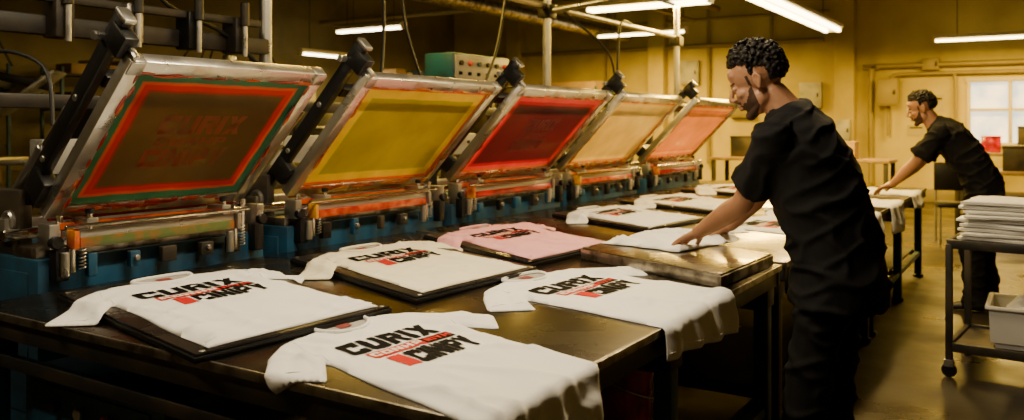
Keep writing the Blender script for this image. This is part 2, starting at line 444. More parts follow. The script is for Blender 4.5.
def text_geo(s, gap=.12):
    vs = []; fs = []; x = 0
    for ch in s:
        w, polys = GL[ch]
        for P in polys:
            i = len(vs); vs += [(x+a*w, c) for a, c in P]; fs.append(list(range(i, i+len(P))))
        x += w+gap
    tot = x-gap
    return [(a/tot, c) for a, c in vs], fs
T1 = text_geo('CURIX'); T2 = text_geo('CINIPY'); T3 = text_geo('CONHP', .2); T4 = text_geo('RIYM', .2)
def cut(bm, step):
    xs = [v.co.x for v in bm.verts]; ys = [v.co.y for v in bm.verts]
    x = min(xs)+step
    while x < max(xs):
        bmesh.ops.bisect_plane(bm, geom=bm.verts[:]+bm.edges[:]+bm.faces[:], plane_co=(x, 0, 0), plane_no=(1, 0, 0)); x += step
    y = min(ys)+step
    while y < max(ys):
        bmesh.ops.bisect_plane(bm, geom=bm.verts[:]+bm.edges[:]+bm.faces[:], plane_co=(0, y, 0), plane_no=(0, 1, 0)); y += step
def flat_text(T, x0, y0, w, h):
    bm = bmesh.new(); vs = [bm.verts.new((x0+a*w, y0+c*h, 0)) for a, c in T[0]]
    for f in T[1]: bm.faces.new([vs[i] for i in f])
    cut(bm, .02); return bm
def flat_rect(x0, y0, w, h):
    bm = bmesh.new(); bm.faces.new([bm.verts.new(p) for p in ((x0, y0, 0), (x0+w, y0, 0), (x0+w, y0+h, 0), (x0, y0+h, 0))])
    cut(bm, .02); return bm
PR = []
def pr(bm, m, lift):
    bm.normal_update()
    for f in bm.faces:
        if f.normal.z < 0: f.normal_flip()
    bm.verts.index_update()
    PR.append(([(v.co.x, v.co.y) for v in bm.verts], [[v.index for v in f.verts] for f in bm.faces], m, lift)); bm.free()
pr(flat_text(T1, -.185, .575, .36, .092), m_pblack, .0022)
pr(flat_rect(-.155, .523, .215, .042), m_pred, .0018)
pr(flat_rect(.060, .523, .125, .042), m_pblack, .0018)
pr(flat_text(T3, -.148, .531, .20, .026), m_pcream, .0026)
pr(flat_text(T4, .070, .531, .105, .026), m_pred, .0026)
pr(flat_rect(-.125, .424, .050, .089), m_pred, .0018)
pr(flat_text(T2, -.066, .422, .255, .092), m_pblack, .0022)

def shirt(hem, a1, a2, sx, sy, z0, mat, seed, ymin=None, amp=1., skip_print=False, drop=0., xmin=None):
    a1 = math.radians(a1); a2 = math.radians(a2)
    e1 = (math.cos(a1)*sx, math.sin(a1)*sx); e2 = (-math.sin(a2)*sy, math.cos(a2)*sy)
    def height(s, t, d):
        e = min(1., d/.012); h = .006*math.sqrt(e*(2-e)); e2_ = min(1., d/.03)
        k = 1.0
        if abs(s) < .21 and .40 < t < .69: k = .25
        w = (noise.noise(V((s*4+seed*3.1, t*4.2, seed)))+.2)*.006
        r = 1-abs(noise.noise(V((s*7+t*2.5+seed, t*2.6-s*1.6, seed*2.3))))*5.0
        w += max(0, r)**1.5*.0090
        r = 1-abs(noise.noise(V((s*3-t*6+seed*2, t*5+s*3.5, seed*1.3+9))))*6.0
        w += max(0, r)**1.5*.0075
        q = V((abs(s)-.275, t-.60)); sl = math.exp(-(q.x**2+q.y**2)/.010)
        w += sl*.010*abs(math.sin((abs(s)*1.2+t)*34+seed))
        lo = math.exp(-((t-.08)/.16)**2)*.005*math.sin(s*26+seed*1.7)
        return max(.0015, h + (w*k*amp+lo*amp*(1 if k == 1 else .3))*e2_)
    R = .012
    def fold(e, h):
        if e <= 0: return 0, 0
        if e < R*math.pi/2:
            th = e/R; return (R+h)*math.sin(th), R+h-(R+h)*math.cos(th)
        q = e-R*math.pi/2
        return R+h+q*.04, R+h+q
    def place(s, t, h):
        s0 = s
        s = s+.012*noise.noise(V((t*4, seed*5., abs(s)*3)))*(1 if abs(s0) > .2 else abs(s0)/.2)
        t = t+.012*noise.noise(V((s0*4, seed*7., 2)))*(1-min(1, abs(t-.5)/.5) < .6)
        x = hem[0]+s*e1[0]+t*e2[0]; y = hem[1]+s*e1[1]+t*e2[1]; zz = z0
        if drop:
            f = max(0, min(1, (abs(s)-.333)/.035)); zz -= drop*f*f*(3-2*f)
        zz += h
        if xmin is not None and x < xmin:
            o, dz = fold(xmin-x, h); x = xmin-o-.002; zz -= dz
        if ymin is not None and y < ymin:
            q = ymin-y; o, dz = fold(q, h)
            y = ymin-o-.002-.010*min(1, max(0, q-.02)/.08)*(1+math.sin(x*34+seed)); zz -= dz
        return V((x, y, zz))
    E = empty('t_shirt')
    bm = bmesh.new(); vs = []
    for s, t, d in GV:
        vs.append(bm.verts.new(place(s, t, height(s, t, d))))
    for f in GF: bm.faces.new([vs[i] for i in f])
    low = {}
    for a, c in GB:
        for i in (a, c):
            if i not in low:
                s, t, d = GV[i]; low[i] = bm.verts.new(place(s*.997, t*.999+.0005, .0005))
        bm.faces.new([vs[c], vs[a], low[a], low[c]])
    bmesh.ops.recalc_face_normals(bm, faces=bm.faces)
    me = bpy.data.meshes.new('cloth'); bm.to_mesh(me); bm.free(); me.materials.append(mat)
    for p in me.polygons: p.use_smooth = True
    o = bpy.data.objects.new('cloth', me); COL.objects.link(o); o.parent = E
    b = B(); t = bmesh.new()
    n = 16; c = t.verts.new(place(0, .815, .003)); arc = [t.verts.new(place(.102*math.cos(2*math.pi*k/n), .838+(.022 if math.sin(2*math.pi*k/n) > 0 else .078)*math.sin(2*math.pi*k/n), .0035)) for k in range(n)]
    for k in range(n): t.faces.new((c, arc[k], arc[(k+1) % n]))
    b.add(t, m_inner_shade)
    rib = [place(.108*math.cos(a), .838-.084*math.sin(a), .0085) for a in [math.pi*k/10 for k in range(11)]]
    b.tube(rib, .0062, mat, 8, 2)
    rib = [place(.105*math.cos(a), .840+.024*math.sin(a), .0085) for a in [math.pi*k/8 for k in range(9)]]
    b.tube(rib, .0070, mat, 8, 2)
    t = bmesh.new(); t.faces.new([t.verts.new(place(x, y, .0058)) for x, y in ((-.026, .80), (.026, .80), (.026, .84), (-.026, .84))])
    b.add(t, m_label)
    for k in (-1, 1):
        pts = []
        for i in range(9):
            f = i/8; s = k*(.266-.03*f+.012*math.sin(f*3.1)); tt = .59+.205*f
            pts.append(place(s, tt, height(s, tt, pdist(s, tt))-.0003))
        b.tube(pts, .0016, mat, 5, 2)
        pts = []
        for i in range(5):
            f = i/4; s = k*(.330+.105*f); tt = .530+.080*f
            pts.append(place(s, tt, height(s, tt, pdist(s, tt))-.0003))
        b.tube(pts, .0014, mat, 5, 2)
    pts = []
    for i in range(25):
        s = -.28+.56*i/24; pts.append(place(s, .022, height(s, .022, .02)-.0003))
    b.tube(pts, .0013, mat, 5, 1)
    b.make('collar', E)
    if not skip_print:
        b = B()
        for P, F, m, lift in PR:
            t = bmesh.new(); q = [t.verts.new(place(x, y, height(x, y, .1)+lift)) for x, y in P]
            for f in F: t.faces.new([q[i] for i in f])
            b.add(t, m)
        b.make('chest_print', E)
    return E

def pallet(hem, a1, a2, w, l, off, mtop, z0=ZT, h=.035):
    a1 = math.radians(a1); a2 = math.radians(a2)
    e1 = V((math.cos(a1), math.sin(a1), 0)); e2 = V((-math.sin(a2), math.cos(a2), 0))
    b = B()
    def lay(w, y0, y1, z0, z1, m, bev):
        t = bmesh.new(); r = bmesh.ops.create_cube(t, size=1)
        for v in t.verts:
            s = v.co.x*w; q = y0 if v.co.y < 0 else y1
            p = V((hem[0], hem[1], 0))+e1*s+e2*q; v.co = V((p.x, p.y, z0 if v.co.z < 0 else z1))
        bmesh.ops.bevel(t, geom=t.edges[:], offset=bev, segments=2, affect='EDGES', profile=.5)
        b.add(t, m)
    lay(w, off, off+l, z0+.001, z0+h-.008, m_trim if mtop is m_pallet2 else m_black, .003)
    lay(w-.012, off+.006, off+l-.006, z0+h-.008, z0+h, mtop, .0025)
    for k in (-1, 1):
        for q in (off+.02, off+l-.02):
            p = V((hem[0], hem[1], 0))+e1*k*(w/2-.03)+e2*q
            b.cyl((p.x, p.y, z0+h-.002), (p.x, p.y, z0+h+.001), .008, m_steel, seg=10)
    return b.make('print_pallet')

ZP = ZT+.025
back = [((1.65, 1.74), -3, -13, 1.04, 1.13, m_white, 1), ((2.49, 1.72), -3, -20, 1.08, 1.10, m_cream, 2), ((3.27, 1.76), -4, -27, 1.10, 1.09, m_pink, 3),
        ((4.55, 1.78), -4, -27, 1.10, 1.02, m_white, 4), ((5.65, 1.80), -4, -24, 1.1, 1.0, m_white, 5), ((7.0, 1.80), -4, -20, 1.1, 1.0, m_white, 6)]
for hm, a1, a2, sx, sy, mt, sd in back:
    pallet(hm, a1, a2, .66*sx, .93*sy, -.025, m_pallet, h=.024)
    shirt(hm, a1, a2, sx, sy, ZP, mt, sd, drop=.023)
shirt((1.545, .79), -5, -14, .88, 1.14, ZT+.001, m_white, 11, ymin=YF-.006, xmin=XL-.006)
shirt((2.53, .81), -4, -11, 1.06, 1.04, ZT+.001, m_white, 12, ymin=YF-.006)
pallet((3.20, .94), -2, -24, .60, .80, .02, m_pallet2, h=.05)
shirt((4.75, .84), -4, -12, 1.0, .98, ZT+.001, m_white, 14, ymin=YF-.006)
shirt((5.62, .76), -4, -10, 1.0, .98, ZT+.001, m_white, 15, ymin=YF-.006)
shirt((6.62, .72), -4, -10, 1.0, .98, ZT+.001, m_white, 16, ymin=YF-.006)
shirt((7.75, .80), -4, -10, 1.0, .98, ZT+.001, m_white, 17, ymin=YF-.006, skip_print=True)

def crumple(c, w, l, z0, seed, rot=0., hh=.035):
    n = 50; m = 50; bm = bmesh.new(); g = []
    R = Matrix.Rotation(rot, 3, 'Z')
    for i in range(n+1):
        row = []
        for j in range(m+1):
            u = i/n*2-1; v = j/m*2-1
            rr = 1+.16*noise.noise(V((u*1.8, v*1.8, seed)))
            x = u*w/2*rr; y = v*l/2*rr
            e = max(0, 1-max(abs(u), abs(v))**8)
            rg = max(0, 1-abs(noise.noise(V((x*7+y*3, y*5, seed))))*4)
            h = .003+e*(.005+rg*hh+abs(noise.noise(V((x*22, y*14, seed+3))))*hh*.35)
            p = R @ V((x, y, 0)); row.append(bm.verts.new((c[0]+p.x, c[1]+p.y, z0+h)))
        g.append(row)
    for i in range(n):
        for j in range(m): bm.faces.new((g[i][j], g[i+1][j], g[i+1][j+1], g[i][j+1]))
    me = bpy.data.meshes.new('c'); bm.to_mesh(me); bm.free(); me.materials.append(m_white)
    for p in me.polygons: p.use_smooth = True
    o = bpy.data.objects.new('cotton_garment', me); COL.objects.link(o)
    s = o.modifiers.new('s', 'SOLIDIFY'); s.thickness = .003
    return o
crumple((3.62, 1.42), .56, .40, ZT+.053, 3, -.2, .03)

# ------------------------------------------------------------------ presses
vdir = V((0, -.69, .7238)).normalized(); ndir = V((1, 0, 0)).cross(vdir)
def press(x0, x1, stops, accents, text=False):
    E = empty('screen_printing_press')
    w = x1-x0; hl = .385; xc = (x0+x1)/2
    c = V((xc, 2.835, 1.35))
    MW = Matrix(((1, vdir.x, ndir.x, c.x), (0, vdir.y, ndir.y, c.y), (0, vdir.z, ndir.z, c.z), (0, 0, 0, 1)))
    bw = .060; th = .05
    b = B()
    for s in (-1, 1):
        b.box((s*(w/2-bw/2), 0, 0), (bw, 2*hl, th), m_alu, bev=.005)
        b.box((0, s*(hl-bw/2), 0), (w-2*bw, bw, th*.96), m_alu, bev=.005)
        b.box((s*(w/2-bw/2), hl-bw/2, th/2+.003), (bw*.9, bw*.9, .006), m_steel)
    iw = w/2-bw; ih = hl-bw
    for k in range(34):
        s = random.uniform(-iw, iw); m = random.choice([accents[0], accents[0], accents[1]])
        b.sph((s, -ih-.006+random.uniform(-.025, .006), th/2), 1, m, (random.uniform(.015, .06), random.uniform(.005, .012), .0035))
    for k in range(18):
        sd = random.choice((-1, 1)); m = random.choice([accents[0], accents[1]])
        b.sph((sd*(iw+random.uniform(-.004, .014)), random.uniform(-ih, ih), th/2), 1, m, (random.uniform(.004, .009), random.uniform(.02, .06), .003))
        b.sph((random.uniform(-iw, iw), ih+random.uniform(-.002, .010), th/2), 1, m, (random.uniform(.02, .06), random.uniform(.003, .007), .003))
    b.box((0, -hl-.004, .0), (w*.96, .016, th*1.1), accents[0], bev=.006)
    b.make('screen_frame', E, MW)
    bm = bmesh.new(); bm.faces.new([bm.verts.new(p) for p in ((-iw, -ih, 0), (iw, -ih, 0), (iw, ih, 0), (-iw, ih, 0))])
    me = bpy.data.meshes.new('mesh_fabric'); bm.to_mesh(me); bm.free(); me.materials.append(fabric_mat('screen_fabric', iw, ih, stops))
    o = bpy.data.objects.new('mesh_fabric', me); COL.objects.link(o); o.parent = E
    MF = MW @ Matrix.Translation((0, 0, .012)); o.matrix_world = MF
    if text:
        b = B()
        mt = M('stencil_text', text[0], .4, col2=text[1], ns=8)
        for T, x, y, ww, h in ((T1, -.19, .03, .38, .10), (T3, -.17, -.03, .32, .045), (T2, -.19, -.145, .38, .10)):
            t = bmesh.new(); q = [t.verts.new((x+a*ww, y+d*h, 0)) for a, d in T[0]]
            for f in T[1]: t.faces.new([q[i] for i in f])
            b.add(t, mt)
        b.make('stencil', E, MW @ Matrix.Translation((0, 0, .0135)))
    b = B()
    for s, top in ((-1, .47), (1, .22)):
        u = s*(w/2-.0) if s < 0 else w/2-.06
        b.box((u, (top-.51)/2, -.105), (.040, top+.51, .065), m_black, bev=.008)
        if s < 0:
            b.box((u, .40, -.065), (.055, .09, .10), m_black, bev=.008)
            b.box((u, .475, -.10), (.045, .02, .075), m_steel, bev=.005)
            b.cyl((u+.012, .40, -.02), (u+.012, .40, .03), .012, m_steel, seg=10)
            b.cyl((u-.05*s, .36, -.13), (u+.055*s, .36, -.13), .016, m_steel, seg=10)
        b.box((u, -.30, -.070), (.06, .10, .10), m_black, bev=.008)
        for q in (-.42, -.2, .1): b.cyl((u-.026, q, -.105), (u+.026, q, -.105), .013, m_steel, seg=10)
        b.cyl((u-.045*s, -.42, -.15), (u-.045*s, .20, -.15), .012, m_chrome)
        b.cyl((u-.045*s, -.45, -.15), (u-.045*s, -.05, -.15), .022, m_steel)
    b.box((0, .20, -.10), (w-.06, .05, .05), m_black, bev=.006)
    b.box((0, -.34, -.105), (w-.04, .06, .06), m_dark, bev=.006)
    b.make('carrier_arms', E, MW)
    b = B()
    zs = .975; ys = 2.96; xs = xc-.05
    b.box((xs, ys, zs+.030), (w*.76, .028, .030), m_steel, bev=.006)
    b.box((xs, ys-.008, zs-.002), (w*.76, .018, .038), accents[2], bev=.005)
    b.box((xs, ys+.07, zs+.055), (w*.84, .025, .025), accents[1], bev=.006)
    b.box((xs, ys+.075, zs+.012), (w*.82, .010, .05), m_steel, bev=.003)
    b.cyl((xs-w*.45, ys-.03, zs+.062), (xs+w*.45, ys-.03, zs+.062), .008, m_chrome, seg=10)
    for s in (-1, 1):
        x = xs+s*w*.33
        b.cyl((x, ys+.0, zs+.03), (x, ys+.0, zs+.11), .010, m_chrome)
        b.box((x, ys+.03, zs+.070), (.045, .10, .03), m_steel)
        b.cyl((x, ys, zs+.10), (x, ys, zs+.12), .016, m_black)
        x = xs+s*w*.40
        b.box((x, ys, zs+.012), (.022, .055, .07), m_yellow if s < 0 else m_steel, bev=.006)
        b.cyl((x, ys-.0, zs-.11), (x, ys-.0, zs), .008, m_chrome)
        b.spring((x+.035, ys, zs-.10), (x+.035, ys, zs-.01), .011, m_steel, 7)
        b.cyl((x-.03, ys, zs-.12), (x-.03, ys, zs-.03), .016, m_steel)
    b.make('squeegee_carriage', E)
    b = B()
    b.box((xc, 3.32, .50), (w+.12, .62, .84), m_blue, bev=.01)
    b.box((xc, 2.998, .52), (w*.7, .02, .5), m_blue, bev=.005)
    b.box((x0-.055, 3.32, .62), (.02, .5, .5), m_blue, bev=.005)
    b.box((xc, 3.12, .935), (w+.10, .16, .05), m_trim, bev=.006)
    b.box((xc, 3.04, .88), (w*.9, .05, .06), m_dark, bev=.006)
    for k in range(5):
        xx = xc-w*.36+k*w*.18+random.uniform(-.02, .02)
        b.box((xx, 2.975, .885), (random.uniform(.03, .07), .03, random.uniform(.05, .09)), random.choice([m_dark, m_black, m_blue]), bev=.005)
        if k % 2: b.cyl((xx, 2.965, .89), (xx, 2.945, .89), .011, m_steel, seg=10)
    b.box((xc, 3.25, 1.02), (w+.14, .07, .07), m_steel, bev=.006)
    b.cyl((x0-.10, 3.17, 1.0), (x1+.10, 3.17, 1.0), .022, m_chrome)
    for s in (-1, 1):
        x = xc+s*(w/2+.015)
        b.box((x, 3.30, 1.03), (.05, .26, .26), m_dark, bev=.01)
        b.cyl((x-.04, 3.24, 1.04), (x+.04, 3.24, 1.04), .045, m_steel)
        b.cyl((x-.048, 3.24, 1.04), (x+.048, 3.24, 1.04), .02, m_black)
        b.box((x, 3.55, 1.05), (.07, .07, .95), m_dark, bev=.008)
        b.cyl((x-s*.07, 3.52, 1.0), (x-s*.07, 3.18, 1.32), .024, m_steel)
        b.cyl((x-s*.07, 3.35, 1.16), (x-s*.07, 3.02, 1.47), .011, m_chrome)
        b.box((x, 3.02, 1.0), (.04, .08, .09), m_steel, bev=.006)
        b.box((x-s*.02, 2.99, .90), (.05, .05, .12), m_black, bev=.006)
        b.cyl((x, 2.96, .98), (x, 2.99, .98), .024, m_black)
        b.cyl((x-s*.05, 3.04, .93), (x-s*.05, 3.04, 1.07), .012, m_chrome)
        b.spring((x-s*.09, 3.04, .95), (x-s*.09, 3.04, 1.06), .014, m_steel, 6)
        b.box((x-s*.15, 3.02, .975), (.06, .05, .04), accents[0] if s > 0 else m_orange, bev=.005)
        b.tube([(x, 3.55, 1.5), (x-.02*s, 3.45, 1.68), (x-.08*s, 3.2, 1.62), (x-.07*s, 3.12, 1.40)], .008, m_cable)
        b.tube([(x, 3.5, .95), (x-.1*s, 3.1, .86), (x-.2*s, 3.05, .90), (x-.25*s, 3.12, 1.0)], .007, m_cable)
    b.box((xc, 3.55, 1.5), (w+.1, .06, .06), m_dark, bev=.006)
    b.box((xc, 3.56, 1.26), (w*.5, .10, .16), m_cab, bev=.008)
    for k in range(4): b.cyl((xc-w*.18+k*w*.11, 3.50, 1.28), (xc-w*.18+k*w*.11, 3.485, 1.28), .012, random.choice([m_knob, m_black, m_yellow]), seg=10)
    b.make('press_body', E)
    return E

TEAL = (.05, .20, .11); RED = (.75, .025, .012)
press(1.67, 2.57, [(0, TEAL), (.036, (.85, .12, .04)), (.050, RED), (.075, (.42, .045, .015)), (.085, (.17, .10, .035))], (m_redink, m_orange, m_green), text=((.27, .050, .015), (.19, .065, .022)))
press(2.83, 3.92, [(0, (.90, .15, .01)), (.018, (1., .74, .015)), (.072, (.50, .50, .02)), (.085, (.54, .46, .015))], (m_yellow, m_orange, m_orange))
press(4.13, 5.35, [(0, (.70, .15, .05)), (.02, (.85, .05, .10)), (.05, (.52, .010, .06)), (.075, (.13, .012, .045))], (m_redink, m_orange, m_redink), text=((.22, .04, .06), (.16, .025, .05)))
press(5.52, 6.72, [(0, (.90, .34, .03)), (.022, (1., .76, .32)), (.055, (.85, .62, .27)), (.075, (.80, .58, .24))], (m_orange, m_yellow, m_orange))
press(7.02, 8.3, [(0, (.80, .20, .05)), (.03, (.95, .46, .16)), (.06, (.85, .19, .10)), (.08, (.85, .30, .14))], (m_redink, m_orange, m_redink))

# ------------------------------------------------------------------ overhead gantry, poles, cables
b = B()
for x in (3.42, 6.75, 10.0):
    b.cyl((x, 3.9, 0), (x, 3.9, 4.6), .036, m_steel, seg=20)
    b.cyl((x, 3.9, 0), (x, 3.9, .02), .10, m_dark)
    b.box((x, 3.9, 1.62), (.12, .12, .10), m_dark)
    b.box((x, 3.9, 2.45), (.13, .13, .12), m_dark)
b.cyl((6.75, 3.9, 2.45), (6.75, 2.0, 2.62), .03, m_steel)
b.cyl((5.9, 3.9, 2.50), (9.9, 3.9, 2.50), .03, m_steel)
b.cyl((9.9, 3.9, 2.9), (4.6, 3.9, 2.9), .022, m_dark)
b.box((2.45, 3.9, 1.86), (1.95, .07, .09), m_dark, bev=.006)
b.box((2.45, 3.82, 1.98), (1.7, .04, .04), m_dark, bev=.006)
for x in (1.75, 2.15, 2.5, 2.85, 3.15):
    b.box((x, 3.84, 1.90), (.09, .12, .20), random.choice([m_black, m_dark, m_trim]), bev=.01)
    b.cyl((x, 3.76, 1.78), (x, 3.76, 2.08), .014, m_steel); b.cyl((x, 3.76, 1.95), (x, 3.76, 2.08), .024, m_dark)
b.box((1.52, 3.9, .96), (.07, .07, 1.92), m_dark, bev=.006)
b.make('overhead_support_gantry')
b = B()
b.tube([(4.3, 3.85, 4.5), (4.25, 3.8, 3.0), (4.3, 3.75, 2.2), (4.15, 3.65, 1.6)], .012, m_cable)
b.tube([(4.55, 3.85, 4.5), (4.6, 3.8, 3.0), (4.5, 3.75, 2.2), (4.65, 3.65, 1.6)], .010, m_cable)
b.tube([(6.75, 3.8, 2.5), (7.2, 3.5, 2.1), (7.6, 3.6, 1.8), (7.7, 3.6, 2.4), (8.4, 3.8, 2.5)], .012, m_cable)
b.tube([(5.9, 3.8, 2.5), (5.6, 3.7, 2.0), (5.2, 3.6, 1.6)], .012, m_cable)
b.tube([(2.4, 3.9, 3.4), (2.6, 3.9, 2.2), (3.1, 3.85, 1.9), (3.4, 3.85, 1.7)], .012, m_cable)
b.make('power_cables')

def control_cabinet(x, y, z, w, d, h, stand=True, m=m_cab):
    b = B(); b.box((x, y, z), (w, d, h), m, bev=.012)
    b.box((x, y-d/2-.004, z), (w*.92, .01, h*.86), m_cab, bev=.003)
    n = max(2, int(w/.14))
    for k in range(n):
        xx = x-w*.38+w*.76*k/(n-1)
        b.cyl((xx, y-d/2-.005, z+h*.15), (xx, y-d/2-.035, z+h*.15), .022, [m_black, m_knob, m_blue, m_black][k % 4], seg=12)
        b.box((xx, y-d/2-.01, z-h*.22), (.05, .01, .03), m_pblack)
    if stand:
        for s in (-1, 1): b.box((x+s*w*.4, y, (z-h/2)/2), (.05, .05, z-h/2), m_dark)
    return b.make('control_cabinet')
control_cabinet(6.2, 4.4, 1.90, .9, .3, .24, m=m_blue)
control_cabinet(1.82, 4.25, 1.66, .38, .3, .42)

def dryer(x0, x1, y0, y1):
    E = empty('conveyor_dryer'); b = B()
    b.box(((x0+x1)/2, (y0+y1)/2, 1.35), (x1-x0, y1-y0, .5), m_dark, bev=.02)
    for k in range(int((x1-x0)/.6)):
        b.box((x0+.3+k*.6, y0-.01, 1.35), (.5, .02, .38), m_black, bev=.006)
        b.box((x0+.3+k*.6, y0-.03, 1.38), (.14, .03, .02), m_steel)
    for x in (x0+.1, (x0+x1)/2, x1-.1):
        for y in (y0+.1, y1-.1): b.box((x, y, .55), (.08, .08, 1.1), m_blue)
    b.box(((x0+x1)/2, (y0+y1)/2, .9), (x1-x0+1.2, y1-y0-.2, .05), m_dark)
    for k in (-1, 1): b.cyl((((x0+x1)/2)+k*((x1-x0)/2+.6), y0+.1, .9), (((x0+x1)/2)+k*((x1-x0)/2+.6), y1-.1, .9), .05, m_steel)
    b.box(((x0+x1)/2, (y0+y1)/2, 1.68), (.7, .5, .16), m_cab, bev=.01)
    b.make('housing', E)
dryer(3.6, 6.6, 5.2, 6.4)
dryer(8.4, 11.2, 5.2, 6.4)

def carousel(x, y, s=1.):
    E = empty('carousel_press'); b = B()
    b.cyl((x, y, 0), (x, y, 1.1), .22, m_dark); b.cyl((x, y, 1.1), (x, y, 2.3), .09, m_steel)
    b.cyl((x, y, 1.9), (x, y, 2.05), .28, m_dark, seg=24)
    for k in range(6):
        a = k*math.pi/3+.3; d = V((math.cos(a), math.sin(a), 0)); p = V((x, y, 0))
        b.bar(p+d*.2+V((0, 0, 1.05)), p+d*1.1+V((0, 0, 1.05)), .08, .05, m_steel)
        b.bar(p+d*.2+V((0, 0, 1.95)), p+d*1.05+V((0, 0, 1.75)), .06, .08, m_black)
        b.bar(p+d*.6+V((0, 0, 1.5)), p+d*1.1+V((0, 0, 1.9)), .45, .03, random.choice([m_alu, m_steel, m_dark]))
        b.cyl(p+d*.5+V((0, 0, 1.88)), p+d*.55+V((0, 0, 2.2)), .03, m_chrome)
        b.tube([p+V((0, 0, 2.3)), p+d*.4+V((0, 0, 2.45)), p+d*.7+V((0, 0, 1.95))], .012, m_cable)
    b.make('turret', E)
carousel(3.6, 8.6); carousel(1.2, 5.9)
carousel(7.2, 8.9)

def rack(x, y, w, d, h, n, lx=True):
    E = empty('shelving_rack'); b = B()
    for sx in (-1, 1):
        for sy in (-1, 1): b.box((x+sx*w/2, y+sy*d/2, h/2), (.04, .04, h), m_blue)
    for k in range(n):
        z = .15+k*(h-.25)/(n-1)
        b.box((x, y, z), (w, d, .03), m_dark)
        q = -w/2+.15
        while q < w/2-.15:
            ww = random.uniform(.18, .34); hh = random.uniform(.14, .28)
            b.box((x+q+ww/2, y, z+.016+hh/2), (ww*.92, d*.8, hh), random.choice([m_card, m_cab, m_dark, m_paper2, m_blue]), bev=.006)
            q += ww+.02
    b.make('shelves', E)
rack(4.5, 11.6, 2.4, .5, 2.2, 5); rack(7.6, 11.6, 2.4, .5, 2.2, 5); rack(13.2, 10.8, 2.4, .5, 2.3, 5)
rack(15.9, 8.6, .8, 1.6, 2.2, 4); rack(2.2, 11.6, .9, .5, 2.0, 4)

# ------------------------------------------------------------------ far right furniture
def bench(x0, x1, y0, y1, z, m=m_wood):
    b = B(); b.box(((x0+x1)/2, (y0+y1)/2, z), (x1-x0, y1-y0, .05), m, bev=.006)
    for x in (x0+.06, x1-.06):
        for y in (y0+.06, y1-.06): b.box((x, y, z/2), (.06, .06, z), m_dark)
    b.box(((x0+x1)/2, (y0+y1)/2, .25), (x1-x0-.1, y1-y0-.1, .03), m_dark)
    return b.make('workbench')
bench(13.2, 14.0, 1.9, 4.6, .86)
bench(12.0, 12.9, -.6, 1.0, .80)
bench(15.6, 16.5, -1.2, 1.2, .92)
for k, (x, y, z, w, d, h, m) in enumerate([(13.5, 2.6, .887, .3, .4, .25, m_card), (13.6, 3.3, .887, .35, .3, .18, m_cab), (12.4, .25, .827, .5, .4, .3, m_dark), (12.4, -.3, .827, .3, .3, .35, m_card),
                                    (16.0, .75, .947, .3, .28, .26, m_redink), (16.0, .2, .947, .3, .35, .42, m_dark), (16.0, -.5, .947, .4, .4, .25, m_paper), (12.5, .75, .827, .3, .28, .2, m_cab), (13.6, 4.1, .887, .3, .45, .32, m_dark)]):
    b = B(); b.box((x, y, z+h/2), (w, d, h), m, bev=.01); b.box((x, y, z+h), (w*1.03, d*1.03, .03), m, bev=.006); b.make('storage_box')
def chair(x, y, rot):
    E = empty('work_chair'); b = B()
    b.box((0, 0, .46), (.42, .42, .05), m_black, bev=.02); b.box((0, -.20, .78), (.40, .04, .34), m_black, bev=.015)
    for sx in (-1, 1):
        b.cyl((sx*.18, .18, 0), (sx*.18, .18, .45), .014, m_steel); b.cyl((sx*.18, -.19, 0), (sx*.18, -.21, .9), .014, m_steel)
    b.make('frame', E); E.location = (x, y, 0); E.rotation_euler = (0, 0, rot)
chair(11.2, .9, 1.8); chair(10.9, -.1, -1.2)
b = B(); b.cyl((10.4, 2.2, 0), (10.4, 2.2, .85), .28, m_blue, seg=28)
for z in (.05, .30, .57, .82): b.cyl((10.4, 2.2, z-.012), (10.4, 2.2, z+.012), .29, m_blue, seg=28)
b.make('steel_drum')

